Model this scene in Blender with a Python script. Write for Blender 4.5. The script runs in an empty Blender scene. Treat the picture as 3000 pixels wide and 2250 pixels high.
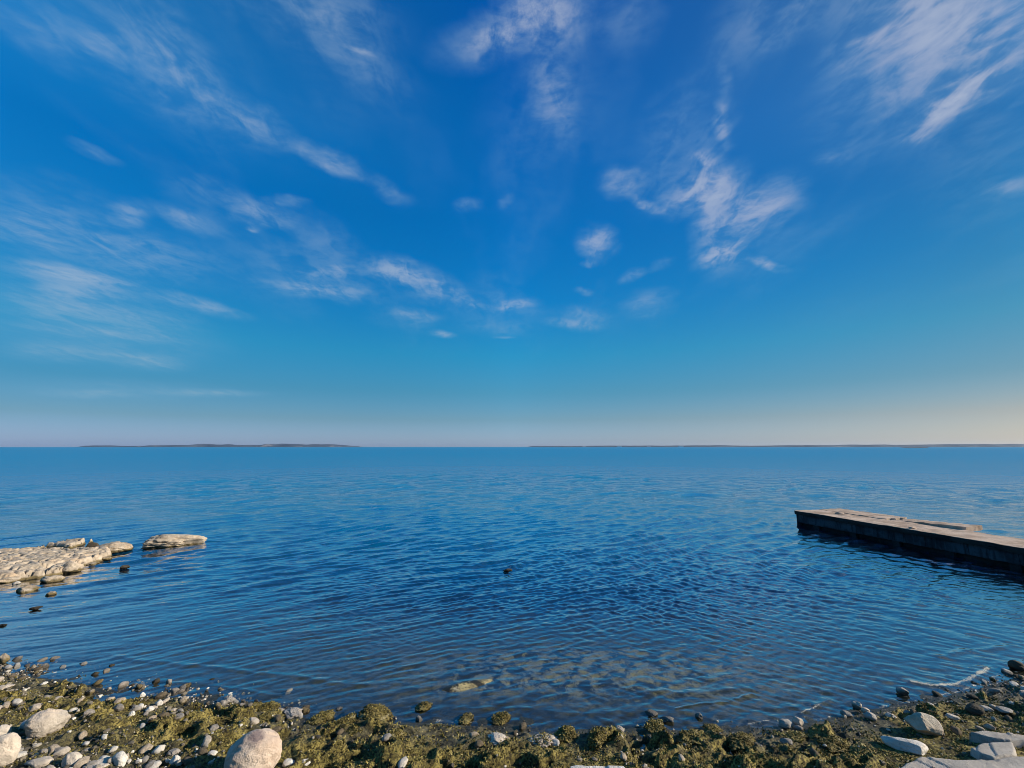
import bpy, math, random
import numpy as np
random.seed(7); rng = np.random.default_rng(7)
sc = bpy.context.scene
R = math.radians

# ------------------------------------------------------------------ camera
F = 1259.0; H = 4.0; PITCH = math.atan(184 / F)      # focal length in photo pixels (3000 wide), eye height over the water
CP, SP = math.cos(PITCH), math.sin(PITCH)
cam = bpy.data.cameras.new("camera"); camo = bpy.data.objects.new("camera", cam)
sc.collection.objects.link(camo); sc.camera = camo
cam.sensor_width = 36; cam.lens = 36 * F / 3000; cam.clip_start = 0.1; cam.clip_end = 60000
camo.location = (0, 0, H); camo.rotation_euler = (R(90) + PITCH, 0, 0)

# ------------------------------------------------------------------ sun and sky
SUN_AZ, SUN_EL = R(93), R(23)                        # clockwise from +Y (the view direction)
sl = bpy.data.lights.new("sun", 'SUN'); sl.energy = 4.6; sl.angle = R(0.5); sl.color = (1.0, 0.90, 0.77)
so = bpy.data.objects.new("sun", sl); sc.collection.objects.link(so)
sd = (math.sin(SUN_AZ) * math.cos(SUN_EL), math.cos(SUN_AZ) * math.cos(SUN_EL), math.sin(SUN_EL))
from mathutils import Vector
so.rotation_euler = Vector(sd).to_track_quat('Z', 'Y').to_euler()
sc.view_settings.view_transform = 'Standard'; sc.view_settings.look = 'None'
sc.view_settings.exposure = 0.5; sc.view_settings.gamma = 1
sc.render.film_transparent = False
try:
    sc.cycles.use_denoising = True; sc.cycles.denoiser = 'OPENIMAGEDENOISE'; sc.cycles.filter_width = 0.9
    sc.cycles.max_bounces = 6; sc.cycles.transparent_max_bounces = 12
    sc.cycles.caustics_reflective = False; sc.cycles.caustics_refractive = False
    sc.cycles.sample_clamp_indirect = 3.0
except Exception: pass

def cdir(px, py):
    """world direction seen at a photo pixel"""
    x = px - 1500.0; yy = -(py - 1125.0)
    return np.array([x, F * CP - yy * SP, F * SP + yy * CP])

class NT:
    def __init__(s, tree): s.t = tree; s.n = tree.nodes; s.l = tree.links
    def add(s, typ, **kw):
        n = s.n.new(typ)
        for k, v in kw.items(): setattr(n, k, v)
        return n
    def set(s, sock, v):
        if isinstance(v, bpy.types.NodeSocket): s.l.new(v, sock)
        elif v is not None: sock.default_value = v
    def math(s, op, a, b=None, c=None, clamp=False):
        n = s.add('ShaderNodeMath', operation=op, use_clamp=clamp)
        s.set(n.inputs[0], a); s.set(n.inputs[1], b); s.set(n.inputs[2], c); return n.outputs[0]
    def vmath(s, op, a, b=None, out=0):
        n = s.add('ShaderNodeVectorMath', operation=op); s.set(n.inputs[0], a); s.set(n.inputs[1], b); return n.outputs[out]
    def vscale(s, a, k):
        n = s.add('ShaderNodeVectorMath', operation='SCALE'); s.set(n.inputs[0], a); s.set(n.inputs[3], k); return n.outputs[0]
    def comb(s, x=0., y=0., z=0.):
        n = s.add('ShaderNodeCombineXYZ'); s.set(n.inputs[0], x); s.set(n.inputs[1], y); s.set(n.inputs[2], z); return n.outputs[0]
    def noise(s, vec, scale, detail=4, rough=.55, dist=0., col=False):
        n = s.add('ShaderNodeTexNoise'); s.set(n.inputs['Vector'], vec); n.inputs['Scale'].default_value = scale
        n.inputs['Detail'].default_value = detail; n.inputs['Roughness'].default_value = rough
        n.inputs['Distortion'].default_value = dist; return n.outputs['Color' if col else 'Fac']
    def mr(s, v, a, b, c=0., d=1., smooth=True):
        n = s.add('ShaderNodeMapRange', interpolation_type='SMOOTHSTEP' if smooth else 'LINEAR')
        for i, q in enumerate((v, a, b, c, d)): s.set(n.inputs[i], q)
        return n.outputs[0]
    def mix(s, f, a, b, mode='MIX'):
        n = s.add('ShaderNodeMix', data_type='RGBA', blend_type=mode)
        s.set(n.inputs[0], f); s.set(n.inputs[6], a if isinstance(a, bpy.types.NodeSocket) else (*a, 1))
        s.set(n.inputs[7], b if isinstance(b, bpy.types.NodeSocket) else (*b, 1)); return n.outputs[2]
    def ramp(s, f, stops):
        n = s.add('ShaderNodeValToRGB'); r = n.color_ramp
        while len(r.elements) < len(stops): r.elements.new(0.5)
        for e, (p, c) in zip(r.elements, sorted(stops)): e.position = p; e.color = (*c, 1)
        s.set(n.inputs[0], f); return n.outputs[0]

world = bpy.data.worlds.new("World"); sc.world = world; world.use_nodes = True
W = NT(world.node_tree); bg = W.n['Background']
sky = W.add('ShaderNodeTexSky', sky_type='NISHITA'); sky.sun_disc = False
sky.sun_elevation = R(22); sky.sun_rotation = R(88)
sky.air_density = 1.0; sky.dust_density = 0.6; sky.ozone_density = 2.0
tc = W.add('ShaderNodeTexCoord').outputs['Generated']
sx = W.add('ShaderNodeSeparateXYZ'); W.l.new(tc, sx.inputs[0])
dx, dy, dz = sx.outputs
az = W.math('ARCTAN2', dx, dy); el = W.math('ARCSINE', dz)
# colour grade of the sky: (elevation in degrees) -> multiplier / 4, for the left, the middle and the right of the bay
#GRADE-BEGIN
GL = [(35.6, (0.092, 1.288, 1.997)), (28.7, (0.014, 0.881, 1.57)), (20.2, (0.045, 0.805, 1.292)), (12.2, (0.107, 0.729, 0.986)), (6.8, (0.17, 0.539, 0.782)), (3.2, (0.304, 0.527, 0.835)), (0.3, (0.531, 0.737, 1.545))]
GC = [(49.7, (0.0, 0.789, 1.893)), (39.8, (0.0, 0.929, 1.923)), (26.9, (0.012, 0.967, 1.781)), (18.4, (0.045, 0.976, 1.587)), (12.1, (0.124, 0.989, 1.323)), (7.1, (0.279, 0.802, 1.087)), (3.5, (0.467, 0.765, 1.145)), (0.4, (0.726, 1.013, 1.943))]
GR = [(35.5, (0.205, 0.66, 1.058)), (27.4, (0.073, 0.496, 0.871)), (19.3, (0.079, 0.511, 0.782)), (12.1, (0.161, 0.538, 0.671)), (6.8, (0.282, 0.468, 0.576)), (3.2, (0.489, 0.499, 0.603)), (0.3, (0.566, 0.631, 0.884))]
#GRADE-END
elf = W.math('DIVIDE', el, R(60), clamp=True)
rl, rc, rr = [W.ramp(elf, [(e / 60, tuple(v / 4 for v in c)) for e, c in g]) for g in (GL, GC, GR)]
g1 = W.mix(W.mr(az, R(-50), R(0), smooth=False), rl, rc)
g2 = W.mix(W.mr(az, R(0), R(50), smooth=False), g1, rr)
g3 = W.vscale(g2, 4.0)
skyc = W.vmath('MULTIPLY', sky.outputs[0], g3)
# cirrus: soft strokes in (azimuth, elevation), broken up by noise that streams away over the bay
zz = W.math('MAXIMUM', dz, 0.0); za = W.math('ADD', zz, 0.12)
plane = W.comb(W.math('DIVIDE', dx, za), W.math('DIVIDE', dy, za), 0.)
stq = W.vmath('MULTIPLY', plane, (1.9, 0.9, 1.))
warp = W.vmath('SUBTRACT', W.noise(stq, 1.6, 3, .6, 0., True), (.5, .5, .5))
aev = W.comb(az, el, 0.)
warp2 = W.vmath('SUBTRACT', W.noise(W.vmath('MULTIPLY', aev, (1., 2.2, 1.)), 9., 3, .62, 0., True), (.5, .5, .5))
wk = W.mr(el, R(8), R(26), .010, .046)
ae = W.vmath('ADD', W.vmath('ADD', aev, W.vscale(warp, wk)), W.vscale(warp2, wk))
STROKES = [  # x1,y1,x2,y2,width,strength on a 2212 px wide copy of the view
 (430,215,640,320,42,.55),(620,310,800,390,28,.7),(780,385,890,435,24,.35),(230,20,430,215,100,.30),(0,5,170,110,50,.42),(340,30,440,200,60,.22),
 (170,60,250,130,26,.35),(725,90,815,130,9,.6),(640,80,900,200,65,.28),(930,128,1230,30,60,.55),(1050,50,1300,0,80,.6),(1185,100,1215,260,65,.30),
 (980,125,1140,60,26,.5),(450,0,900,40,45,.25),(135,295,265,355,13,.35),(0,480,120,520,34,.32),(150,510,490,585,50,.3),(0,430,200,465,55,.22),
 (330,440,470,495,26,.55),(370,395,560,450,36,.28),(500,455,650,475,26,.6),(540,430,670,440,13,.4),(640,480,760,550,46,.28),(528,488,560,490,6,.55),
 (250,460,298,462,26,.5),(0,655,480,735,70,.22),(0,612,360,650,12,.4),(0,700,460,738,12,.4),(0,572,330,628,22,.6),(300,625,560,690,16,.75),(0,572,300,612,18,.45),(0,640,230,662,34,.5),(180,665,430,690,26,.3),(0,752,230,768,18,.55),(200,765,425,793,16,.7),(0,700,500,752,55,.28),
 (60,850,330,852,9,.5),(300,846,610,851,9,.6),(0,838,560,846,20,.3),(520,610,860,645,24,.55),(650,580,800,590,18,.35),(800,572,900,592,34,.85),(860,590,1010,640,40,.7),
 (1000,640,1060,665,14,.4),(850,670,960,690,18,.5),(930,717,985,721,9,.85),(560,560,780,620,46,.22),(800,680,930,700,26,.25),(1000,700,1150,715,26,.25),
 (1060,730,1120,733,5,.35),(1050,660,1170,655,15,.6),(1170,700,1310,705,15,.65),(1200,675,1320,688,28,.42),(1268,520,1312,522,42,.85),(1252,568,1290,565,11,.55),
 (988,440,1030,435,20,.4),(1080,440,1110,430,14,.2),(1240,622,1280,628,9,.4),(1340,602,1392,583,14,.5),(1400,580,1460,555,11,.28),(1355,665,1440,645,34,.4),
 (1420,445,1600,370,46,.75),(1500,395,1620,470,66,.7),(1530,480,1560,570,56,.65),(1600,480,1705,410,44,.62),(1510,565,1620,530,32,.8),(1600,562,1705,587,11,.85),
 (1300,395,1380,400,34,.55),(1330,415,1450,462,12,.55),(1490,345,1560,338,24,.65),(1552,230,1568,300,22,.6),(1500,335,1580,250,46,.25),(1640,515,1720,440,46,.35),
 (1560,130,1565,230,22,.25),(1400,300,1500,200,75,.18),(1760,355,1830,320,24,.42),(1955,293,2100,215,28,.8),(2050,235,2212,110,44,.7),(1850,200,2230,10,170,.28),
 (1780,135,1900,70,34,.5),(1950,60,2150,-10,80,.6),(2100,110,2230,30,36,.5),(1640,90,1790,-5,44,.35),(1550,100,1700,-5,80,.25),(1750,0,2000,0,80,.3),
 (1850,225,2050,120,110,.26),(2130,402,2230,385,18,.35),(2050,340,2230,400,90,.15),(1080,320,1250,200,140,.12),(1150,20,1250,80,80,.3),(1150,130,1230,300,70,.22),(560,20,900,90,70,.22),(1300,60,1420,20,70,.25),(1480,300,1400,420,70,.22),(1020,600,1180,690,30,.22),(900,640,1200,700,50,.16),(560,530,900,640,60,.15),(1900,60,2212,160,120,.2),(240,60,520,330,90,.16),(0,520,420,590,60,.2),(0,900,260,905,26,.12)]
acc = None; aeq = ae
for si, (x1, y1, x2, y2, wd, st) in enumerate(STROKES):
    if si % 5 == 4:      # ties each batch to the sum so far, so the shader is evaluated in order and stays within its stack
        n_ = W.add('ShaderNodeVectorMath', operation='MULTIPLY_ADD'); W.l.new(acc, n_.inputs[0]); n_.inputs[1].default_value = (1e-7,) * 3; W.l.new(ae, n_.inputs[2]); aeq = n_.outputs[0]
    k = 3000 / 2212
    a = cdir(x1 * k, y1 * k); b = cdir(x2 * k, y2 * k); m = cdir((x1 + x2) / 2 * k, (y1 + y2) / 2 * k)
    def ae_(d): return np.array([math.atan2(d[0], d[1]), math.asin(d[2] / np.linalg.norm(d))])
    a, b, c = ae_(a), ae_(b), ae_(m)
    d = b - a; L = math.hypot(*d); wr = wd * k / F * (math.cos(c[1])) * .95
    mp = W.add('ShaderNodeMapping', vector_type='TEXTURE'); W.l.new(aeq, mp.inputs[0])
    mp.inputs[1].default_value = (c[0], c[1], 0); mp.inputs[2].default_value = (0, 0, math.atan2(d[1], d[0]))
    mp.inputs[3].default_value = (L * .5 + wr * 1.15, wr * 1.3, 1)
    f = W.mr(W.vmath('LENGTH', mp.outputs[0], out=1), 0.0, 1.0, st, 0.0)
    acc = f if acc is None else W.math('ADD', acc, f)
# generic veil for the part of the sky behind the viewer
veil = W.math('MULTIPLY', W.mr(dy, 0.25, -0.1), W.math('MULTIPLY', W.mr(W.noise(plane, 1.1, 5, .6), .5, .75), .5))
acc = W.math('ADD', acc, veil)
fine = W.noise(W.vmath('ADD', stq, W.vscale(warp, 1.3)), 4.2, 5, .60)
aes = W.comb(W.math('MULTIPLY', az, W.mr(el, R(8), R(24), .45, 1.)), W.math('ADD', W.math('MULTIPLY', el, 2.8), W.math('MULTIPLY', az, W.mr(el, R(8), R(24), .25, 0.))), 0.)
fine2 = W.noise(W.vmath('ADD', aes, W.vscale(warp, .25)), 16., 5, .60)
tex = W.math('ADD', W.math('MULTIPLY', fine, .55), W.math('MULTIPLY', fine2, .45))
texm = W.mr(tex, .36, .64, .2, 1.6)
tq = W.mr(el, R(10), R(22), .5, 1.); texm = W.math('ADD', W.math('MULTIPLY', texm, tq), W.math('MULTIPLY', W.math('SUBTRACT', 1., tq), .85))
film = W.math('MULTIPLY', W.math('MULTIPLY', W.mr(W.noise(W.vmath('ADD', stq, W.vscale(warp, .8)), 1.1, 3, .5), .46, .74, 0., .12), W.mr(tex, .36, .62, .35, 1.1)), W.mr(el, R(9), R(20)))     # thin veil between the strokes
dens = W.math('ADD', W.math('MULTIPLY', W.mr(acc, 0.0, 1.50, 0., .95, smooth=False), texm), film)
dens = W.math('DIVIDE', dens, W.math('ADD', 1., W.math('MULTIPLY', dens, .5)))
warmc = W.mix(W.mr(az, R(-40), R(50)), (3.7, 4.9, 6.3), (4.6, 5.2, 6.5))
cloudc = W.mix(W.mr(el, R(4), R(16)), (3.2, 4.7, 5.7), warmc)
cloudc = W.mix(W.mr(dens, .05, .55), (2.3, 4.4, 6.3), cloudc)      # thin veils let the blue through
final = W.mix(dens, skyc, cloudc)
W.l.new(final, bg.inputs[0]); bg.inputs[1].default_value = 0.071
world.cycles.sampling_method = 'MANUAL'; world.cycles.sample_map_resolution = 512

#SCENE-REST
# ------------------------------------------------------------------ helpers
def P(px, py, z=0.0):
    d = cdir(px, py); t = (z - H) / d[2]; return np.array([d[0] * t, d[1] * t, z])

def hsh(ix, iy, seed):
    with np.errstate(over='ignore'):
        h = (ix.astype(np.int64) * 374761393 + iy.astype(np.int64) * 668265263 + seed * 1442695041) & 0x7fffffff
        h = ((h ^ (h >> 13)) * 1274126177) & 0x7fffffff
        h = (h ^ (h >> 16)) & 0xffffff
    return h / float(0xffffff)
def vn(x, y, seed=0):
    ix = np.floor(x); iy = np.floor(y); fx = x - ix; fy = y - iy
    fx = fx * fx * fx * (fx * (fx * 6 - 15) + 10); fy = fy * fy * fy * (fy * (fy * 6 - 15) + 10)
    a = hsh(ix, iy, seed); b = hsh(ix + 1, iy, seed); c = hsh(ix, iy + 1, seed); d = hsh(ix + 1, iy + 1, seed)
    return (a + (b - a) * fx) * (1 - fy) + (c + (d - c) * fx) * fy
def fbm(x, y, o=4, seed=0, g=.5):
    s_ = 0; a = 1; t = 0
    for k in range(o):
        s_ = s_ + a * vn(x * 2 ** k + 17.3 * k, y * 2 ** k - 9.1 * k, seed + k); t += a; a *= g
    return s_ / t
def ridged(x, y, o=4, seed=0):
    s_ = 0; a = 1; t = 0
    for k in range(o):
        s_ = s_ + a * (1 - np.abs(2 * vn(x * 2.03 ** k + 5.7 * k, y * 2.03 ** k + 3.3 * k, seed + k) - 1)); t += a; a *= .5
    return s_ / t
def n3(p, f, seed=0):
    """cheap 3D noise for rocks from three 2D slices"""
    x, y, z = (p * f).T
    return (vn(x + 1.7 * z, y, seed) + vn(y + 1.3 * x, z, seed + 5) + vn(z + 1.9 * y, x, seed + 9)) / 3
def sst(a, b, x):
    t = np.clip((x - a) / (b - a), 0, 1); return t * t * (3 - 2 * t)
def mesh_np(name, v, faces, mat=None, parent=None, attrs=None, smooth=True):
    """v: (n,3), faces: (m,k) array of one polygon size"""
    me = bpy.data.meshes.new(name); faces = np.asarray(faces)
    me.vertices.add(len(v)); me.vertices.foreach_set('co', np.ascontiguousarray(v, dtype=np.float32).ravel())
    m, k = faces.shape
    me.loops.add(m * k); me.loops.foreach_set('vertex_index', faces.ravel().astype(np.int32))
    me.polygons.add(m); me.polygons.foreach_set('loop_start', np.arange(0, m * k, k, dtype=np.int32))
    me.polygons.foreach_set('loop_total', np.full(m, k, dtype=np.int32))
    me.polygons.foreach_set('use_smooth', np.full(m, smooth))
    me.update(calc_edges=True)
    for an, av in (attrs or {}).items():
        a = me.attributes.new(an, 'FLOAT', 'POINT'); a.data.foreach_set('value', np.ascontiguousarray(av, dtype=np.float32).ravel())
    if mat: me.materials.append(mat)
    o = bpy.data.objects.new(name, me); sc.collection.objects.link(o)
    if parent: o.parent = parent
    return o
def grid_faces(nx, ny):
    i = np.arange(ny - 1)[:, None] * nx + np.arange(nx - 1)[None, :]; i = i.ravel()
    return np.stack([i, i + 1, i + nx + 1, i + nx], 1)
def tag(o, label=None, cat=None, group=None, kind=None):
    if label: o['label'] = label
    if cat: o['category'] = cat
    if group: o['group'] = group
    if kind: o['kind'] = kind
    return o
def empty(name, loc, rz=0):
    o = bpy.data.objects.new(name, None); sc.collection.objects.link(o); o.location = loc; o.rotation_euler = (0, 0, rz); return o

def material(name):
    m = bpy.data.materials.new(name); m.use_nodes = True; n = NT(m.node_tree); return m, n, n.n['Principled BSDF']

# ------------------------------------------------------------------ materials
def rock_material(name, light, dark, tide=True, spec=.25):
    m, N, b = material(name)
    g = N.add('ShaderNodeNewGeometry'); oi = N.add('ShaderNodeObjectInfo'); co = N.add('ShaderNodeTexCoord').outputs['Object']
    cv = N.vmath('ADD', co, N.comb(N.math('MULTIPLY', oi.outputs['Random'], 37.)))
    n1 = N.noise(cv, 3.5, 6, .65); n2 = N.noise(cv, 22., 5, .6); n4 = N.noise(cv, 1.6, 3, .5)
    c = N.mix(N.mr(n1, .35, .68), dark, light)
    c = N.mix(N.math('MULTIPLY', N.mr(n4, .5, .7), .45), c, (light[0] * 1.02, light[1] * .86, light[2] * .72))
    c = N.mix(N.math('MULTIPLY', N.mr(n2, .56, .72), .55), c, tuple(q * .38 for q in dark))
    c = N.mix(N.math('MULTIPLY', N.math('SUBTRACT', oi.outputs['Random'], .3), .45), c, tuple(min(.8, q * 1.22) for q in light), 'MIX')
    if tide:    # algae stain up to the high-water line
        z = N.add('ShaderNodeSeparateXYZ'); N.l.new(g.outputs['Position'], z.inputs[0])
        zz = N.math('ADD', z.outputs[2], N.math('MULTIPLY', N.math('SUBTRACT', n1, .5), .16))
        c = N.mix(N.mr(zz, .055, .12, .85, 0.), c, (.12, .085, .022)); c = N.mix(N.mr(zz, .0, .045, .95, 0.), c, (.012, .010, .006))
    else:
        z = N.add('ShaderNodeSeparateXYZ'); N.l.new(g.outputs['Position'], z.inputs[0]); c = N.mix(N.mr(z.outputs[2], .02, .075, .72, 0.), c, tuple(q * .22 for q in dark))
    N.set(b.inputs['Base Color'], c); b.inputs['Roughness'].default_value = .85; b.inputs['Specular IOR Level'].default_value = spec
    bm = N.add('ShaderNodeBump'); bm.inputs['Strength'].default_value = .7; bm.inputs['Distance'].default_value = .02
    N.set(bm.inputs['Height'], N.math('ADD', n2, N.noise(cv, 60., 4, .6))); N.l.new(bm.outputs[0], b.inputs['Normal'])
    return m
M_pale = rock_material('pale_rock', (.62, .53, .42), (.40, .34, .27), tide=False)
M_reef = rock_material('reef_rock', (.56, .46, .34), (.31, .245, .17))
M_grey = rock_material('grey_rock', (.40, .36, .31), (.20, .18, .15), tide=False)
M_white = rock_material('white_stone', (.76, .70, .60), (.56, .51, .43), tide=False)
M_slab = rock_material('slab_stone', (.50, .44, .36), (.33, .29, .24), tide=False)
M_brown = rock_material('brown_stone', (.20, .155, .10), (.10, .08, .05), tide=False)
M_dark = rock_material('dark_rock', (.09, .075, .05), (.035, .03, .022), tide=False)

def boulder_material():
    m = rock_material('stained_boulder', (.64, .51, .39), (.46, .34, .25), tide=False); N = NT(m.node_tree); b = N.n['Principled BSDF']
    co = N.add('ShaderNodeTexCoord').outputs['Object']; prev = b.inputs['Base Color'].links[0].from_socket
    d = N.vmath('SUBTRACT', co, (.02, -.05, .33)); d = N.vmath('MULTIPLY', d, (1., 1., .7))
    l = N.math('ADD', N.vmath('LENGTH', d, out=1), N.math('MULTIPLY', N.math('SUBTRACT', N.noise(co, 14., 4, .6), .5), .09))
    N.set(b.inputs['Base Color'], N.mix(N.mr(l, .08, .13, .85, 0.), prev, (.16, .12, .12)))
    return m

def algae_material(name):
    m, N, b = material(name)
    co = N.add('ShaderNodeTexCoord').outputs['Object']
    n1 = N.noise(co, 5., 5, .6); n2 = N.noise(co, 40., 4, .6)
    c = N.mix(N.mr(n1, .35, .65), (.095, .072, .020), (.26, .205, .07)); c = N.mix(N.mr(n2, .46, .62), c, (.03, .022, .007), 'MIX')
    c = N.mix(N.mr(N.noise(co, 9., 3, .5), .6, .72, 0, .7), c, (.36, .30, .16))
    N.set(b.inputs['Base Color'], c); b.inputs['Roughness'].default_value = .8; b.inputs['Specular IOR Level'].default_value = .2
    bm = N.add('ShaderNodeBump'); bm.inputs['Strength'].default_value = .9; bm.inputs['Distance'].default_value = .03
    N.set(bm.inputs['Height'], n2); N.l.new(bm.outputs[0], b.inputs['Normal']); return m
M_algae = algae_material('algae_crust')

def shore_material():
    m, N, b = material('shore_ground')
    g = N.add('ShaderNodeNewGeometry'); co = g.outputs['Position']
    at = N.add('ShaderNodeAttribute', attribute_name='algae').outputs['Fac']
    st = N.add('ShaderNodeAttribute', attribute_name='shoal').outputs['Fac']
    z = N.add('ShaderNodeSeparateXYZ'); N.l.new(co, z.inputs[0])
    n1 = N.noise(co, 6., 5, .6); n2 = N.noise(co, 34., 5, .65); n3_ = N.noise(co, 90., 3, .6)
    mud = N.mix(N.mr(n1, .35, .65), (.035, .036, .028), (.095, .092, .070))
    mud = N.mix(N.mr(n2, .58, .68, 0., .6), mud, (.26, .24, .20))
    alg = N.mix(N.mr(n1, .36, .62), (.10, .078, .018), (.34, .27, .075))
    alg = N.mix(N.mr(n2, .38, .58, .9, 0.), alg, (.014, .010, .004)); alg = N.mix(N.mr(N.noise(co, 13., 4, .6), .36, .46, .8, 0.), alg, (.02, .015, .006))  # near-black gaps: shade of the hollows painted into the weed colour
    alg = N.mix(N.mr(n3_, .60, .72, 0., .6), alg, (.34, .29, .13))
    c = N.mix(at, mud, alg)
    n5 = N.noise(co, 3.2, 4, .6, .6); bed = N.mix(N.mr(n5, .44, .60), (.03, .027, .014), (.95, .76, .34)); bed = N.mix(N.mr(n1, .54, .66, 0., .85), bed, (.95, .85, .55)); bed = N.mix(N.mr(n2, .52, .62, 0., .7), bed, (.05, .04, .02))
    c = N.mix(N.math('MAXIMUM', N.mr(z.outputs[2], -.05, .0, 1., 0.), N.mr(st, .55, .95)), c, N.mix(st, N.mix(N.mr(n1, .4, .62), (.085, .078, .038), (.23, .20, .10)), bed))
    c = N.mix(N.mr(N.math('ADD', z.outputs[2], N.math('MULTIPLY', N.math('SUBTRACT', n1, .5), .05)), .02, .06, .5, 0.), c, (.012, .011, .008))   # wet band
    N.set(b.inputs['Base Color'], c)
    wet = N.math('MULTIPLY', N.mr(z.outputs[2], .02, .10, 1., 0.), N.math('SUBTRACT', 1., at))
    N.set(b.inputs['Roughness'], N.mr(wet, 0, 1, .85, .35)); b.inputs['Specular IOR Level'].default_value = .3
    bm = N.add('ShaderNodeBump'); bm.inputs['Strength'].default_value = .8; bm.inputs['Distance'].default_value = .02
    N.set(bm.inputs['Height'], N.math('ADD', n2, n3_)); N.l.new(bm.outputs[0], b.inputs['Normal']); return m
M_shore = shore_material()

def tuft_material():
    m, N, b = material('seaweed_fronds')
    v = N.add('ShaderNodeAttribute', attribute_name='tint').outputs['Fac']
    N.set(b.inputs['Base Color'], N.ramp(v, [(0., (.022, .017, .005)), (.35, (.11, .085, .018)), (.7, (.31, .25, .065)), (1., (.46, .38, .17))]))
    b.inputs['Roughness'].default_value = .7; b.inputs['Specular IOR Level'].default_value = .2; return m
M_tuft = tuft_material()

def concrete_material(name, lo, hi, streak=False):
    m, N, b = material(name)
    co = N.add('ShaderNodeTexCoord').outputs['Object']
    n1 = N.noise(co, 1.2, 6, .65); n2 = N.noise(co, 14., 5, .6); n3_ = N.noise(co, 60., 4, .6)
    c = N.mix(N.mr(n1, .36, .64), lo, hi); c = N.mix(N.mr(n2, .55, .7, 0., .4), c, tuple(q * .5 for q in lo))
    c = N.mix(N.mr(n3_, .55, .7, 0., .35), c, tuple(min(1, q * 1.3) for q in hi))
    if streak:
        s1 = N.noise(N.vmath('MULTIPLY', co, (5., 5., .5)), 1.6, 4, .6)
        c = N.mix(N.mr(s1, .5, .66, 0., .8), c, tuple(q * .3 for q in lo)); c = N.mix(N.mr(s1, .30, .42, .6, 0.), c, hi)
    N.set(b.inputs['Base Color'], c); b.inputs['Roughness'].default_value = .88; b.inputs['Specular IOR Level'].default_value = .25
    bm = N.add('ShaderNodeBump'); bm.inputs['Strength'].default_value = .6; bm.inputs['Distance'].default_value = .02
    N.set(bm.inputs['Height'], N.math('ADD', n2, n3_)); N.l.new(bm.outputs[0], b.inputs['Normal']); return m

# ------------------------------------------------------------------ shore terrain
SHORE_PX = [(-260, 1935), (0, 1965), (200, 2000), (400, 2035), (600, 2055), (760, 2085), (950, 2110), (1200, 2118), (1450, 2128), (1750, 2140),
            (1950, 2140), (2150, 2142), (2400, 2120), (2600, 2075), (2750, 2050), (2880, 2020), (3000, 1985), (3250, 1940)]
sp = np.array([P(*q)[:2] for q in SHORE_PX])
sp = np.vstack([[-60, sp[0, 1] + 5], sp, [60, sp[-1, 1] + 6]]); sp = sp[np.argsort(sp[:, 0])]
def Ys(x):
    return np.interp(x, sp[:, 0], sp[:, 1]) + .10 * (fbm(x * 1.3, x * 0 + 3.1, 3, 61) - .5)
def broad(x, y):
    s_ = y - Ys(x)
    off = -np.where(s_ < 3, .055 * s_, .165 + .10 * (s_ - 3)); off = np.maximum(off, -2.5)
    d = -s_; on = .015 + .10 * np.clip(d, 0, 1.6) + .16 * np.clip(d - 1.6, 0, 3) + .05 * np.clip(d - 4.6, 0, 40)
    z = np.where(s_ > 0, off, on)
    # shallow bank in front of the middle of the beach, thickest at its near left corner
    c = P(1750, 1945)[:2]; q = ((x - c[0]) / 3.0) ** 2 + ((y - c[1]) / 1.1) ** 2
    bank = np.exp(-q * 1.1); z = np.where(s_ > 0, z + bank * np.clip(-.022 - z, 0, 1) * .93, z)
    c = P(1310, 2018)[:2]; c2 = P(1430, 1995)[:2]; cc = (c + c2) / 2; d2 = c2 - c; L2 = np.hypot(*d2); d2 = d2 / L2
    u_ = (x - cc[0]) * d2[0] + (y - cc[1]) * d2[1]; v_ = -(x - cc[0]) * d2[1] + (y - cc[1]) * d2[0]
    bar = np.exp(-(u_ / .50) ** 2 - (v_ / .14) ** 2); z = np.where(s_ > 0, z + bar * np.clip(.045 - z, 0, 1), z)
    return z, s_, np.clip(bank * 1.8 + bar * 1.5, 0, 1)
def algae_mask(x, y, s_):
    """how thickly the beach is overgrown: the left has pebbly gaps, the right end is bare stone"""
    d = -s_
    a = sst(-.02, .25, d + .22 * (fbm(x * 2, y * 2, 3, 41) - .5))
    bare_right = sst(7.0, 9.0, x + 1.2 * (fbm(x * 1.1, y * 1.1, 3, 42) - .5))
    a = a * (1 - .8 * bare_right)
    flats = sst(.40, .50, fbm(x * 2.1 + 3, y * 2.6, 3, 43)) * sst(.85, .35, d)
    a = a * (1 - .65 * flats)
    pebb = sst(-3.2, -4.6, x) * sst(.9, 1.5, d + .6 * (fbm(x * 1.7, y * 1.7, 3, 44) - .5))
    return a * (1 - .6 * pebb)
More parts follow.
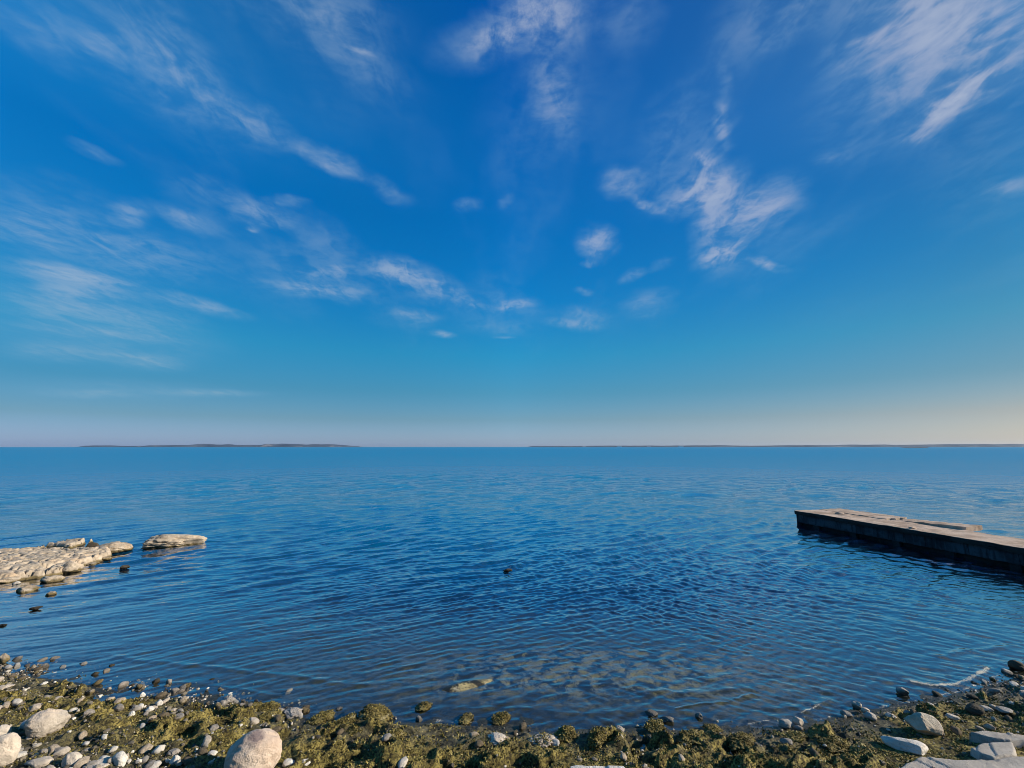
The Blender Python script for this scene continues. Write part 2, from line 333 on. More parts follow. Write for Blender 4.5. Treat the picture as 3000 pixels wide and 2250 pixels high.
def zdet(x, y, z, s_, a):
    d = -s_
    th = .5; xr = x * math.cos(th) + y * math.sin(th); yr = -x * math.sin(th) + y * math.cos(th)
    wx = .35 * (fbm(x * 2, y * 2, 2, 71) - .5); wy = .35 * (fbm(x * 2, y * 2, 2, 72) - .5)
    cl = fbm(xr * 1.7 + wx * 2, yr * 2.6 + wy * 2, 2, 51); hump = sst(.40, .68, cl)
    rg = ridged(xr * 2.6 + wx, yr * 4.2 + wy, 3, 52)
    env = sst(-.05, .18, d); clr = np.ones_like(x)
    for cx_, cy_, r_ in CLEAR: clr = clr * (1 - np.exp(-(((x - cx_) ** 2 + (y - cy_) ** 2) / r_ ** 2) ** 2))
    z = z + env * a * clr * (hump * .085 + .11 * sst(.50, .85, rg) + .05 * (fbm(x * 9, y * 9, 3, 53) - .5) + .035 * (ridged(x * 11, y * 13, 2, 59) - .5) - .035)
    z = z + env * .02 * (fbm(x * 26, y * 26, 3, 54) - .5) + env * .03 * (fbm(x * 6, y * 6, 3, 57) - .45)
    z = z - env * a * clr * .10 * sst(.60, .70, fbm(xr * 2.4 + 7, yr * 4.6, 2, 58))
    for cx_, cy_, rx_, ry_, dp_ in POOLS: z = z - dp_ * np.exp(-((x - cx_) / rx_) ** 2 - ((y - cy_) / ry_) ** 2)
    z = z + (1 - env) * .05 * (fbm(x * 5, y * 5, 4, 55) - .5) * sst(3.5, .2, s_) * .8 + (1 - env) * .03 * np.exp(-((x - P(1750, 1945)[0]) / 2.6) ** 2 - ((y - P(1750, 1945)[1]) / .95) ** 2) * (ridged(x * 3.2, y * 4., 3, 81) - .3)
    return z
POOLS = [(*P(300, 2050)[:2], .38, .14, .16), (*P(970, 2090)[:2], .16, .12, .16), (*P(1600, 2150)[:2], .22, .10, .12), (*P(560, 2085)[:2], .3, .08, .08)]
CLEAR = [(*P(a_, b_, .1)[:2], r_) for a_, b_, r_ in ((735, 2240, .55), (130, 2135, .5), (2708, 2150, .55), (2655, 2205, .55), (2780, 2215, .5), (2900, 2200, .6), (2950, 2150, .5), (15, 2225, .45), (1752, 2245, .45), (2858, 2090, .4), (2310, 2130, .35), (2530, 2105, .35), (430, 2080, .4))]
def ground(x, y):
    x = np.asarray(x, float); y = np.asarray(y, float); z, s_, sh = broad(x, y); a = algae_mask(x, y, s_); return zdet(x, y, z, s_, a)
def hit(px, py):
    """where the ray of a photo pixel meets the beach (or the water)"""
    d = cdir(px, py); z = 0.
    for _ in range(12):
        t = (z - H) / d[2]; zb, _s, _h = broad(np.array([d[0] * t]), np.array([d[1] * t])); z = max(float(zb[0]), 0.)
    return np.array([d[0] * t, d[1] * t, z]), t * F
ax = np.concatenate([-np.geomspace(60, 11.6, 26), np.arange(-11.5, 13.2, .018), np.geomspace(13.3, 60, 26)])
ay = np.concatenate([-np.geomspace(40, .3, 20)[:-1], np.linspace(0, 4.4, 30), np.arange(4.42, 8.3, .016), np.arange(8.3, 11., .035), np.geomspace(11.1, 60, 40)])
X, Y = np.meshgrid(ax, ay); X = X.ravel(); Y = Y.ravel()
Z, S_, SH = broad(X, Y); A_ = algae_mask(X, Y, S_); Zd = zdet(X, Y, Z, S_, A_)
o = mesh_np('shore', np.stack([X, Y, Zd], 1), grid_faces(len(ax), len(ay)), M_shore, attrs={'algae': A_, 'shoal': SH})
tag(o, kind='structure')

# ------------------------------------------------------------------ water
def waves(x, y, dr):
    """height of the water: two crossing swells and wind chop; components finer than the local mesh are left out"""
    r = np.random.default_rng(11); h = np.zeros_like(x)
    wB = sst(-2., 9., x - .10 * (y - 12)); gust = .55 + .9 * fbm(x * .09, y * .05, 3, 31)
    pw = fbm(x * .22, y * .22, 2, 33)
    def comp(n, ang, spread, l0, l1, slope, w):
        nonlocal h
        sd0 = int(r.integers(0, 999)); w = w * (.35 + 1.3 * fbm(x / (l1 * 1.6) + sd0, y / (l1 * 1.6), 2, 34)) * np.ones_like(x)
        for _ in range(n):
            lam = math.exp(r.uniform(math.log(l0), math.log(l1))); th = ang + r.normal() * spread; k = 2 * math.pi / lam
            amp = slope / k / math.sqrt(n) * 1.414; ph = r.uniform(0, 6.28)
            ok = sst(2.2, 4.5, lam / dr)
            q = k * (x * math.cos(th) + y * math.sin(th)) + ph + 1.8 * (pw - .5) * 6
            h = h + w * amp * ok * (np.sin(q) + .18 * np.cos(2 * q))
    a1 = math.atan2(-.77, .63); a2 = math.atan2(-.72, -.69)
    comp(8, a1, .10, .7, 1.7, .05, (1 - .75 * wB))
    comp(9, a2, .14, .5, 1.2, .05, .25 + .75 * wB)
    comp(18, (a1 + a2) / 2, .50, 1.5, 5.0, .025, 1.); comp(22, a1 + .1, .42, 1.6, 4.2, .07, sst(18., 40., y)); comp(26, a1, .35, .35, 1.1, .15, sst(10., 18., y))
    comp(24, a1 - .22, .20, .14, .42, .22, gust * (1 - .6 * wB))
    comp(22, a2 + .1, .30, .13, .38, .22, gust * (.3 + .7 * wB))
    comp(12, a1 - .3, .2, .10, .24, .11, gust * (1 - .6 * wB)); comp(12, a2 + .2, .3, .10, .24, .11, gust * (.3 + .7 * wB))
    comp(22, -1.5, .65, .12, .34, .11, gust)
    return h
NP, NR = 1500, 760
phi = np.concatenate([np.linspace(-2.2, -1.02, 60)[:-1], np.linspace(-1.02, 1.02, NP), np.linspace(1.02, 2.2, 60)[1:]])
dep = np.linspace(math.atan(H / 4.6), math.atan(H / 260.), NR); rr_ = np.concatenate([H / np.tan(dep), np.geomspace(270, 12500, 60)])
PH, RR = np.meshgrid(phi, rr_); DR = np.gradient(rr_)[:, None] * np.ones_like(PH)
wx_ = (RR * np.sin(PH)).ravel(); wy_ = (RR * np.cos(PH)).ravel(); dr_ = np.maximum(DR, RR * 2.04 / NP * .8).ravel()
zb, sb, shb = broad(wx_, wy_); depth = np.maximum(-zb, 0)
fade = .25 + .75 * sst(.02, .5, depth)
wh = waves(wx_, wy_, dr_) * fade
# wavelets running up the beach
sw = sb + .22 * (fbm(wx_ * .8, wy_ * .8, 3, 35) - .5)
wh += .010 * np.exp(-((sw - .42) / .05) ** 2) * .6 * sst(.35, .6, fbm(wx_ * .9, wx_ * 0, 2, 36)) + .012 * np.exp(-((sw - .95) / .07) ** 2) * sst(.4, .6, fbm(wx_ * .7 + 9, wx_ * 0, 2, 37))
foam = np.zeros_like(wx_)
def seg(pts, wd, amp, hgt):
    global wh, foam
    pts = [P(*q)[:2] for q in pts]; best = np.full_like(wx_, 9.); m = (wy_ < 12) & (wx_ > 0); bx, by = wx_[m], wy_[m]; bb = best[m]
    for a, b in zip(pts[:-1], pts[1:]):
        ab = b - a; t = np.clip(((bx - a[0]) * ab[0] + (by - a[1]) * ab[1]) / (ab @ ab), 0, 1)
        bb = np.minimum(bb, np.hypot(bx - a[0] - t * ab[0], by - a[1] - t * ab[1]))
    bb = bb + .05 * (fbm(bx * 14, by * 14, 3, 39) - .5)
    g = np.exp(-(bb / wd) ** 2); foam[m] = np.maximum(foam[m], amp * g); wh[m] += hgt * np.exp(-(bb / (wd * 2)) ** 2)
seg([(2670, 1998), (2735, 2012), (2800, 2005), (2850, 1986), (2893, 1960)], .050, 1.0, .018)
seg([(2345, 2090), (2385, 2074), (2425, 2052)], .026, .8, .010)
seg([(2160, 2050), (2205, 2035)], .02, .5, .02)
seg([(1980, 2078), (2060, 2062), (2130, 2058)], .012, .25, .012)
seg([(2950, 1950), (3010, 1940)], .03, .5, .015)
foam = np.maximum(foam, .62 * np.exp(-((sw - .10) / .035) ** 2) * sst(.42, .60, fbm(wx_ * 1.3, wy_ * 1.3, 2, 38)))
opac = 1 - np.exp(-np.maximum(depth, 0) * 3.0)
o = mesh_np('water', np.stack([wx_, wy_, wh], 1), grid_faces(len(phi), len(rr_)), None, attrs={'opacity': opac, 'foam': foam})
tag(o, kind='structure')
def water_material():
    m = bpy.data.materials.new('sea_water'); m.use_nodes = True; N = NT(m.node_tree); N.n.clear()
    out = N.add('ShaderNodeOutputMaterial'); g = N.add('ShaderNodeNewGeometry'); co = g.outputs['Position']
    op = N.add('ShaderNodeAttribute', attribute_name='opacity').outputs['Fac']; fo = N.add('ShaderNodeAttribute', attribute_name='foam').outputs['Fac']
    sxy = N.add('ShaderNodeSeparateXYZ'); N.l.new(co, sxy.inputs[0])
    dist = N.vmath('LENGTH', co, out=1)
    rot = N.add('ShaderNodeMapping'); N.l.new(co, rot.inputs[0]); rot.inputs[2].default_value = (0, 0, R(-28)); rot.inputs[3].default_value = (.35, 1., 1.)
    near = N.noise(rot.outputs[0], 7., 3, .6); far = N.noise(rot.outputs[0], .9, 4, .62)
    b1 = N.add('ShaderNodeBump'); b1.inputs['Distance'].default_value = .03; N.set(b1.inputs['Strength'], N.mr(dist, 8, 40, .25, 1.)); N.set(b1.inputs['Height'], near)
    b2 = N.add('ShaderNodeBump'); b2.inputs['Distance'].default_value = .45; N.set(b2.inputs['Strength'], N.mr(dist, 20, 70, 0., 1.)); N.set(b2.inputs['Height'], far)
    N.l.new(b1.outputs[0], b2.inputs['Normal'])
    sw3 = N.noise(N.vmath('MULTIPLY', co, (.05, .11, 0.)), 1., 4, .7); b3 = N.add('ShaderNodeBump'); b3.inputs['Distance'].default_value = 1.6   # gusts and long swell far out
    N.set(b3.inputs['Strength'], N.mr(dist, 50, 160, 0., 1.)); N.set(b3.inputs['Height'], sw3); N.l.new(b2.outputs[0], b3.inputs['Normal']); nrm = b3.outputs[0]
    cth = N.math('ABSOLUTE', N.vmath('DOT_PRODUCT', nrm, g.outputs['Incoming'], out=1)); fr = N.math('ADD', .02, N.math('MULTIPLY', 2.4, N.math('POWER', N.math('SUBTRACT', 1., cth, clamp=True), 3.8)))   # Schlick; the same from above and below, so sunlight reaches the bed
    gl = N.add('ShaderNodeBsdfGlossy'); N.set(gl.inputs['Roughness'], N.mr(dist, 10, 300, .03, .2)); N.l.new(nrm, gl.inputs['Normal'])
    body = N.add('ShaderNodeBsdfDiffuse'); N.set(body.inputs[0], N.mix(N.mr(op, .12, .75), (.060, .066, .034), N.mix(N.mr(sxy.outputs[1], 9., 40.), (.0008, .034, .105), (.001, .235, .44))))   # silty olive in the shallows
    tr = N.add('ShaderNodeBsdfTransparent'); tr.inputs[0].default_value = (.92, .95, .84, 1)
    u = N.add('ShaderNodeMixShader'); N.set(u.inputs[0], op); N.l.new(tr.outputs[0], u.inputs[1]); N.l.new(body.outputs[0], u.inputs[2])
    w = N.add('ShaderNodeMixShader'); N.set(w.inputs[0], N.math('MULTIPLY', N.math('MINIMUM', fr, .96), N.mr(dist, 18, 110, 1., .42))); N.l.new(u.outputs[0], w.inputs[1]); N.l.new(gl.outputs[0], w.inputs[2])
    fm = N.add('ShaderNodeBsdfDiffuse'); fm.inputs[0].default_value = (.66, .60, .45, 1)
    ff = N.mr(N.math('ADD', N.math('MULTIPLY', fo, .40), N.math('ADD', N.math('MULTIPLY', N.noise(co, 42., 5, .75), .9), N.math('MULTIPLY', N.noise(co, 5., 2, .5), .7))), 1.02, 1.20, 0., .85)
    f2 = N.add('ShaderNodeMixShader'); N.set(f2.inputs[0], ff); N.l.new(w.outputs[0], f2.inputs[1]); N.l.new(fm.outputs[0], f2.inputs[2])
    N.l.new(f2.outputs[0], out.inputs[0]); return m
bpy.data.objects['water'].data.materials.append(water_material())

# ------------------------------------------------------------------ rocks
def ico(n):
    import bmesh
    bm = bmesh.new(); bmesh.ops.create_icosphere(bm, subdivisions=n, radius=1.0)
    v = np.array([q.co[:] for q in bm.verts]); f = np.array([[q.index for q in p.verts] for p in bm.faces]); bm.free(); return v, f
ICO = {n: ico(n) for n in (1, 2, 3, 4, 5)}
def rock_mesh(seed, n=4, angular=.5, rough=.12, mossy=0., pits=0.):
    r = np.random.default_rng(seed); v, f = ICO[n]; v = v.copy()
    for _ in range(int(5 + 9 * angular)):      # chips: planes cut off the ball
        nn = r.normal(size=3); nn /= np.linalg.norm(nn); d = r.uniform(.62, .92) if angular > .3 else r.uniform(.8, .97)
        k = v @ nn - d; v = v - np.outer(np.maximum(k, 0) * (.55 + .42 * angular), nn)
    u = v / np.linalg.norm(v, axis=1)[:, None]; off = r.uniform(0, 50)
    q = v + off
    amt = rough * (n3(q, 2.1, seed) - .5) * 2 + rough * .6 * (n3(q, 4.7, seed + 1) - .5) * 2 + rough * .35 * (n3(q, 11, seed + 2) - .5) * 2
    if mossy: amt = amt + mossy * (np.abs(n3(q, 5.5, seed + 3) - .5) * 3 - .4) + mossy * .6 * (n3(q, 15., seed + 4) - .5)
    if pits: amt = amt - pits * sst(.60, .70, n3(q, 7.5, seed + 6))
    v = v + u * amt[:, None]
    return v, f
MOSSY = []
def rock(name, label, cx, by, wpx, hpx, mat, seed=1, n=4, angular=.5, rough=.12, depth=.8, rz=0., tilt=0., mossy=0., pits=0., sink=.22, cat='rock', group=None, sea=False, lift=0.):
    """one rock whose visible foot is at photo pixel (cx, by); wpx, hpx its size there"""
    if sea: p = P(cx, by); t = (0 - H) / cdir(cx, by)[2] * F
    else: p, t = hit(cx, by)
    w = wpx * t / F * (1 - .16 * min(1, abs(cx - 1500) / 1400) ** 2); dp = w * depth
    hh = max(hpx * t / F - dp * .38, w * .22)
    v, f = rock_mesh(seed, n, angular, rough, mossy, pits)
    if mossy: v[:, :2] *= (1.08 - .38 * v[:, 2:3])
    v = v * np.array([w / 2 / .93, dp / 2, hh * (1 + sink) / 1.85])
    if tilt:
        c_, s_ = math.cos(tilt), math.sin(tilt); v = np.stack([v[:, 0] * c_ - v[:, 2] * s_, v[:, 1], v[:, 0] * s_ + v[:, 2] * c_], 1)
    v[:, 2] -= v[:, 2].min() + hh * sink
    o = mesh_np(name, v, f, mat)
    if mossy > .15: MOSSY.append(o)
    fw = p[:2] / np.linalg.norm(p[:2])
    o.location = (p[0] + fw[0] * dp * .45, p[1] + fw[1] * dp * .45, p[2] + lift); o.rotation_euler = (0, 0, rz - math.atan2(p[0], p[1]) * .5)
    return tag(o, label, cat, group)

#ROCKS
PB = boulder_material()
rock('boulder', 'big smooth pinkish boulder with a dark grey stain near its top', 735, 2300, 150, 150, PB, 6, 5, .05, .09, .85, .2, .10)
rock('boulder', 'oval cream boulder tilted up to the right on the seaweed, left of the others', 130, 2162, 112, 82, M_pale, 12, 5, .35, .12, .75, .35, -.25)
rock('boulder', 'pale rounded boulder cut by the lower left edge of the view', 4, 2250, 84, 92, M_pale, 23, 5, .2, .08, .8, .1)
rock('boulder', 'small cream rock at the far left edge above a larger one', 2, 2170, 42, 44, M_pale, 24, 4, .3, .10, .8)
rock('boulder', 'blocky brown boulder with a cream top on the right of the beach', 2708, 2160, 92, 78, rock_material('brown_block', (.58, .50, .38), (.33, .25, .16), tide=False), 35, 5, .95, .07, .9, -.35)
rock('slab_rock', 'long white rectangular stone lying below the blocky brown boulder', 2660, 2206, 126, 52, M_white, 37, 5, .9, .05, .55, -.18)
rock('rock', 'small chipped grey stone touching the left end of the oval cream boulder', 74, 2138, 28, 28, M_white, 41, 3, .8, .14)
rock('rock', 'round black rock standing in the shallows at the right edge', 2978, 1966, 42, 34, M_dark, 43, 4, .4, .14)
rock('rock', 'dark olive rock in the water just below the white breaking wavelet', 2858, 2096, 56, 34, M_dark, 44, 4, .5, .14)
rock('rock', 'small black rock in the shallows above the darker olive one on the right', 2848, 2048, 30, 16, M_dark, 45, 3, .5, .14)
for i, (lab, cx, by, w, h, m) in enumerate([
    ('flat pinkish stone at the bottom edge right of the lower left boulder', 112, 2256, 78, 40, M_pale),
    ('squarish tan stone leaning up at the bottom edge', 205, 2254, 56, 46, M_pale),
    ('long pale stone lying along the bottom edge', 285, 2262, 80, 34, M_pale),
    ('white stone with a brown hollow in its face near the bottom edge', 350, 2252, 50, 48, M_white),
    ('upright white stone left of the big pinkish boulder', 512, 2244, 32, 30, M_white),
    ('small pale stone leaning above the upright white one', 508, 2215, 34, 20, M_grey),
    ('light blue grey stone chip in the shadow of the big pinkish boulder', 620, 2224, 36, 24, M_white),
    ('grey stone lying in the shadow beside the light blue chip', 582, 2228, 40, 20, M_grey),
    ('white rectangular block right of the big pinkish boulder', 845, 2250, 44, 24, M_white),
    ('broken white block beside the rectangular one', 893, 2250, 34, 26, M_white),
    ('white chip at the top of the cluster of broken white stones', 416, 2046, 20, 18, M_white),
    ('largest white chip of the cluster on the left beach', 466, 2070, 24, 20, M_white),
    ('white chip in the middle of the cluster on the left beach', 438, 2086, 26, 18, M_white),
    ('white chip at the lower end of the cluster on the left beach', 386, 2100, 18, 20, M_white),
    ('pale chip left of the middle of the white cluster', 412, 2078, 20, 18, M_white),
    ('pale flat chip right of the white cluster', 500, 2062, 22, 10, M_white),
    ('cream stone by the small blue pool on the left', 232, 2066, 34, 16, M_pale),
    ('white stone standing in the small blue pool on the left', 292, 2046, 14, 12, M_white),
    ('tan stone at the right end of the small blue pool', 322, 2058, 26, 18, M_reef),
    ('pale stone block at the left edge near the water', 16, 2020, 46, 18, M_pale),
    ('white stone between the left edge and the pool', 128, 2008, 22, 12, M_white),
    ('yellow green rock at the left edge of the shoreline', 8, 1946, 36, 34, M_reef)]):
    rock('stone', lab, cx, by, w, h, m, 60 + i, 4 if w > 30 else 3, .7, .10, .75, random.uniform(-.5, .5), sink=.15)
for i, (lab, cx, by, w, h) in enumerate([
    ('dark rock with a pale cap beside a smaller one at the right waterline', 2303, 2136, 38, 28), ('brown topped rock nearest the right hand shallows', 2338, 2128, 30, 28),
    ('pale topped rock at the tip of the stones on the right', 2480, 2102, 30, 20), ('tall rock in the shallows left of the blocky boulder', 2512, 2078, 26, 24),
    ('cream rock leaning left of the blocky brown boulder', 2550, 2112, 34, 28), ('small rock in the line running to the blocky boulder', 2536, 2092, 24, 18),
    ('grey rock at the top of the right hand stones', 2645, 2038, 30, 26), ('grey rock in the shallows above the blocky boulder', 2612, 2106, 30, 18),
    ('white stone tucked behind the blocky brown boulder', 2658, 2094, 22, 14), ('pale rock right of the blocky brown boulder', 2790, 2110, 36, 20),
    ('white rock on the right beach near the edge of the view', 2945, 2092, 46, 22), ('pale rock under the round black one', 2890, 2086, 40, 20)]):
    rock('rock', lab, cx, by, w, h, [M_grey, M_pale][i % 2], 110 + i, 4, .6, .13, .8, random.uniform(-.5, .5))
MOSS = 'seaweed covered rocks along the water edge'
for i, (lab, cx, by, w, h, mo) in enumerate([
    ('pointed mossy rock standing alone in the water on the left', 668, 2060, 30, 46, .12), ('long mossy rock with a sloping ridge at the waterline', 722, 2098, 48, 46, .2),
    ('thin mossy rock with a pale tip pointing right', 780, 2086, 62, 34, .2), ('short mossy rock in front of the thin one', 776, 2130, 50, 38, .25),
    ('low grey green mound of mud and weed', 856, 2098, 60, 34, .1), ('curved mossy rock beside a deep blue pool', 940, 2122, 44, 50, .25),
    ('small white tipped rock behind the deep blue pool', 992, 2078, 16, 18, .05), ('twisted mossy rock right of the deep blue pool', 1010, 2142, 50, 74, .28),
    ('mossy ridge rising to a knob at its right end', 1104, 2116, 92, 52, .22), ('mossy hump below the knobbed ridge', 1036, 2152, 60, 46, .25),
    ('small mossy rock shaped like a duck at the waterline', 1240, 2082, 30, 34, .2), ('mossy rock with a black hollow under it', 1150, 2176, 66, 38, .3),
    ('mossy rock tip at the bend of the waterline', 1364, 2120, 34, 34, .2), ('weedy rock beside a dark hole in the mud', 1470, 2122, 36, 26, .2),
    ('pale tan rock half sunk in the weed', 1456, 2180, 46, 26, .03), ('upright mossy rock with a jagged head', 1658, 2180, 42, 78, .24),
    ('column shaped mossy rock with a grey top', 1748, 2196, 40, 92, .22), ('small grey rock pair at the edge of the middle shallows', 1814, 2146, 26, 36, .1),
    ('dark rock farthest out in the middle shallows', 1908, 2094, 28, 26, .12), ('grey brown rock right of the one farthest out', 1956, 2116, 32, 30, .12),
    ('weedy rock stack below the one farthest out', 1924, 2152, 44, 48, .25), ('large mossy rock with a curled right edge', 2022, 2190, 56, 56, .28),
    ('small dark rock above the curled mossy rock', 2048, 2102, 18, 30, .1), ('mossy rock on the right with a flat grey face', 2090, 2154, 34, 28, .2),
    ('mossy boulder right of the pale tan rock', 1590, 2196, 50, 34, .2), ('mossy rock low on the right beach', 2180, 2200, 52, 50, .26),
    ('mossy rock below the brown topped rock', 2330, 2180, 44, 46, .24), ('mossy rock left of the long white stone', 2440, 2196, 54, 46, .26)]):
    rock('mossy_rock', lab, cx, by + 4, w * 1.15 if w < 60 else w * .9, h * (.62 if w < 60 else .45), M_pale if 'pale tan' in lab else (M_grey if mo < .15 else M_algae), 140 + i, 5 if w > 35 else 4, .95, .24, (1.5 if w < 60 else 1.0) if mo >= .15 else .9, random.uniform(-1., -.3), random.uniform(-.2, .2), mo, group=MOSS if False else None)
PLATES = [('broad flat tan slab filling the lower right corner', [(2655, 2228), (2696, 2212), (2798, 2228), (2860, 2226), (2922, 2221), (3010, 2216), (3300, 2190), (3400, 2330), (2560, 2330), (2600, 2262)], .0, 251),
 ('squarish flat slab right of the long white stone, above the corner slab', [(2838, 2184), (2880, 2174), (2964, 2171), (2980, 2196), (2974, 2212), (2912, 2218), (2866, 2205)], .05, 252),
 ('thin flat slab running out of the right edge below the white rock', [(2838, 2142), (2880, 2136), (3000, 2150), (3200, 2120), (3260, 2150), (3010, 2168), (2960, 2168), (2900, 2160)], .05, 253),
 ('smooth pale concrete slab end showing at the bottom edge of the view', [(1671, 2240), (1690, 2237), (1830, 2243), (1900, 2275), (1860, 2330), (1650, 2330)], .10, 254),
 ('small pale slab corner at the bottom edge right of the larger one', [(1893, 2240), (1925, 2242), (1960, 2262), (1950, 2290), (1900, 2280)], .08, 255)]
def plate(label, px, lift, seed, mat):
    pts = np.array([hit(*q)[0][:2] for q in px]); zc = max(float(ground(*hit(*q)[0][:2][:, None])[0]) for q in px[:4]) + lift
    zc = float(np.mean([ground(*q[:, None])[0] for q in pts])) + .06 + lift; pts = np.array([P(*q, zc)[:2] for q in px])
    lo = pts.min(0) - .05; hi = pts.max(0) + .05; c = pts.mean(0); gx = np.arange(lo[0], hi[0], .014); gy = np.arange(lo[1], hi[1], .014); x, y = [q.ravel() for q in np.meshgrid(gx, gy)]
    d = poly_sd(x, y, pts) + .03 * (fbm(x * 6, y * 6, 3, seed) - .5); z = zc + .02 * (fbm(x * 2, y * 2, 3, seed + 1) - .5) + .008 * (fbm(x * 14, y * 14, 3, seed + 2) - .5) + .025 * np.floor(fbm(x * 1.1, y * 1.6, 2, seed + 3) * 5) / 2 - .03
    z = z - .012 * sst(.02, .0, d) - .40 * sst(.004, -.018, d)
    o = mesh_np('slab_rock', np.stack([x - c[0], y - c[1], z - zc], 1), grid_faces(len(gx), len(gy)), mat); o.location = (c[0], c[1], zc); tag(o, label, 'rock slab')
# rocks of the ledge and in the open water
rock('islet_rock', 'long flat tan rock alone in the water, farthest right of the ledge rocks', 496, 1608, 178, 46, M_reef, 211, 5, 1., .13, .42, .1, pits=.22, sea=True, cat='rock')
rock('islet_rock', 'pale wedge shaped rock between the ledge and the long flat one', 322, 1621, 112, 52, M_reef, 212, 5, .95, .11, .55, .15, pits=.16, sea=True)
rock('islet_rock', 'black shaded rock end at the left of the pale wedge', 268, 1620, 34, 34, M_dark, 213, 4, .5, .1, .7, sea=True)  # shaded end of the wedge as its own rock, shade put into its colour
for i, (lab, cx, by, w, h, m) in enumerate([
    ('small dark rock with a grey top, alone right of the ledge', 364, 1667, 30, 17, M_dark), ('small olive rock in the water below the ledge', 150, 1746, 30, 18, M_reef),
    ('barely surfacing olive rock left of the open water', 104, 1788, 36, 4, M_dark), ('low dark rock surfacing in the middle of the bay', 1488, 1676, 28, 8, M_dark),
    ('cream boulder at the foot of the ledge, lowest on the left', 78, 1738, 62, 34, M_reef), ('small white stone on top of the lowest boulder of the ledge', 46, 1714, 24, 14, M_white),
    ('yellow green boulder with a dark hole at the foot of the ledge', 154, 1708, 60, 38, M_reef), ('grooved brown block at the outer face of the ledge', 213, 1680, 56, 44, M_reef),
    ('tan block between the ledge and the grooved one', 156, 1684, 56, 24, M_reef), ('low pale rocks at the tip of the ledge', 300, 1644, 52, 22, M_reef),
    ('low stone under the tip of the ledge', 264, 1660, 50, 22, M_reef), ('overhanging block at the middle of the ledge front', 92, 1696, 70, 36, M_reef),
    ('wide tan block at the left edge in front of the ledge', 20, 1712, 76, 36, M_reef), ('speck of dark rock at the left edge of the water', 8, 1834, 22, 6, M_dark)]):
    rock('sea_rock', lab, cx, by, w, h, m, 220 + i, 4, 1., .14, .8, random.uniform(-.4, .4), pits=.12, sea=True, sink=.3)

# ------------------------------------------------------------------ the low ledge on the left
def vor(x, y, seed):
    """distance to the nearest border between cells, and a value per cell"""
    ix, iy = np.floor(x), np.floor(y); f1 = np.full(x.shape, 9.); f2 = f1.copy(); cv = np.zeros(x.shape)
    for a in (-1, 0, 1):
        for b in (-1, 0, 1):
            jx, jy = ix + a, iy + b; d = np.hypot(jx + hsh(jx, jy, seed) - x, jy + hsh(jx, jy, seed + 1) - y); n_ = d < f1
            f2 = np.where(n_, f1, np.minimum(f2, d)); cv = np.where(n_, hsh(jx, jy, seed + 2), cv); f1 = np.minimum(f1, d)
    return f2 - f1, cv
def poly_sd(x, y, pts):
    d = np.full_like(x, 1e9); ins = np.zeros(x.shape, bool); n = len(pts)
    for i in range(n):
        a, b = pts[i], pts[(i + 1) % n]; ab = b - a; t = np.clip(((x - a[0]) * ab[0] + (y - a[1]) * ab[1]) / (ab @ ab), 0, 1)
        d = np.minimum(d, np.hypot(x - a[0] - t * ab[0], y - a[1] - t * ab[1]))
        c = ((a[1] > y) != (b[1] > y)) & (x < (b[0] - a[0]) * (y - a[1]) / (b[1] - a[1] + 1e-12) + a[0]); ins ^= c
    return np.where(ins, d, -d)
for k_, (l_, p_, h_, s_) in enumerate(PLATES): plate(l_, p_, h_, s_, M_white if k_ > 2 else M_slab)
def ledge(name, label, pts, top, step, seed, edge=.10, res=.025, tilt=0.):
    pts = np.array([P(*q[:2], q[2] if len(q) > 2 else 0)[:2] for q in pts]); lo = pts.min(0) - .3; hi = pts.max(0) + .3
    nx = int((hi[0] - lo[0]) / res); ny = int((hi[1] - lo[1]) / res)
    gx = np.linspace(lo[0], hi[0], nx); gy = np.linspace(lo[1], hi[1], ny); x, y = [q.ravel() for q in np.meshgrid(gx, gy)]
    sd_ = poly_sd(x, y, pts) + .22 * (fbm(x * 2.2, y * 2.2, 4, seed) - .5) + .06 * (fbm(x * 9, y * 9, 2, seed + 1) - .5)
    h = top * (.80 * sst(-.02, edge, sd_) + .20 * sst(.2, .9, sd_))
    h = h - .05 * sst(.70, .76, vn(x * 11, y * 13, seed + 6)) * (sd_ > .05) - .07 * sst(.80, .84, vn(x * 4.2, y * 5.5, seed + 5)) * (sd_ > .1)
    crk = np.abs(fbm(x * .9 + 5, y * 1.3, 3, seed + 7) - .5); h = h - .14 * sst(.016, .004, crk) * (sd_ > .05)
    wq = .25 * (fbm(x * 3, y * 3, 2, seed + 12) - .5); e_, cv = vor(x * .75 + wq, y * 1.15 + wq, seed + 20); front = sst(.8, .3, sd_) * sst(y.mean() + .6, y.mean() - .1, y + .04 * (x - x.mean()))
    h = h * (1 - front * .6 * cv ) - (.22 * front) * sst(.06, .02, e_) * (sd_ > .05)
    e2, cv2 = vor(x * 4.1 + wq * 2, y * 6.3, seed + 30); h = h - .010 * cv2 * sst(.0, .3, sd_) - .09 * (cv2 > .86) * sst(.05, .25, e2) * (sd_ > .1)
    h = h + .045 * (fbm(x * 2, y * 3, 4, seed + 2) - .5) + .02 * (fbm(x * 13, y * 13, 2, seed + 9) - .5) + tilt * (x - x.mean()); z = np.where(sd_ > -.02, h, 0) - .16 * sst(.02, -.1, sd_) - .0
    o = mesh_np(name, np.stack([x - pts[:, 0].mean(), y - pts[:, 1].mean(), z], 1), grid_faces(nx, ny), M_reef)
    o.location = (pts[:, 0].mean(), pts[:, 1].mean(), 0); return tag(o, label, 'rock ledge')
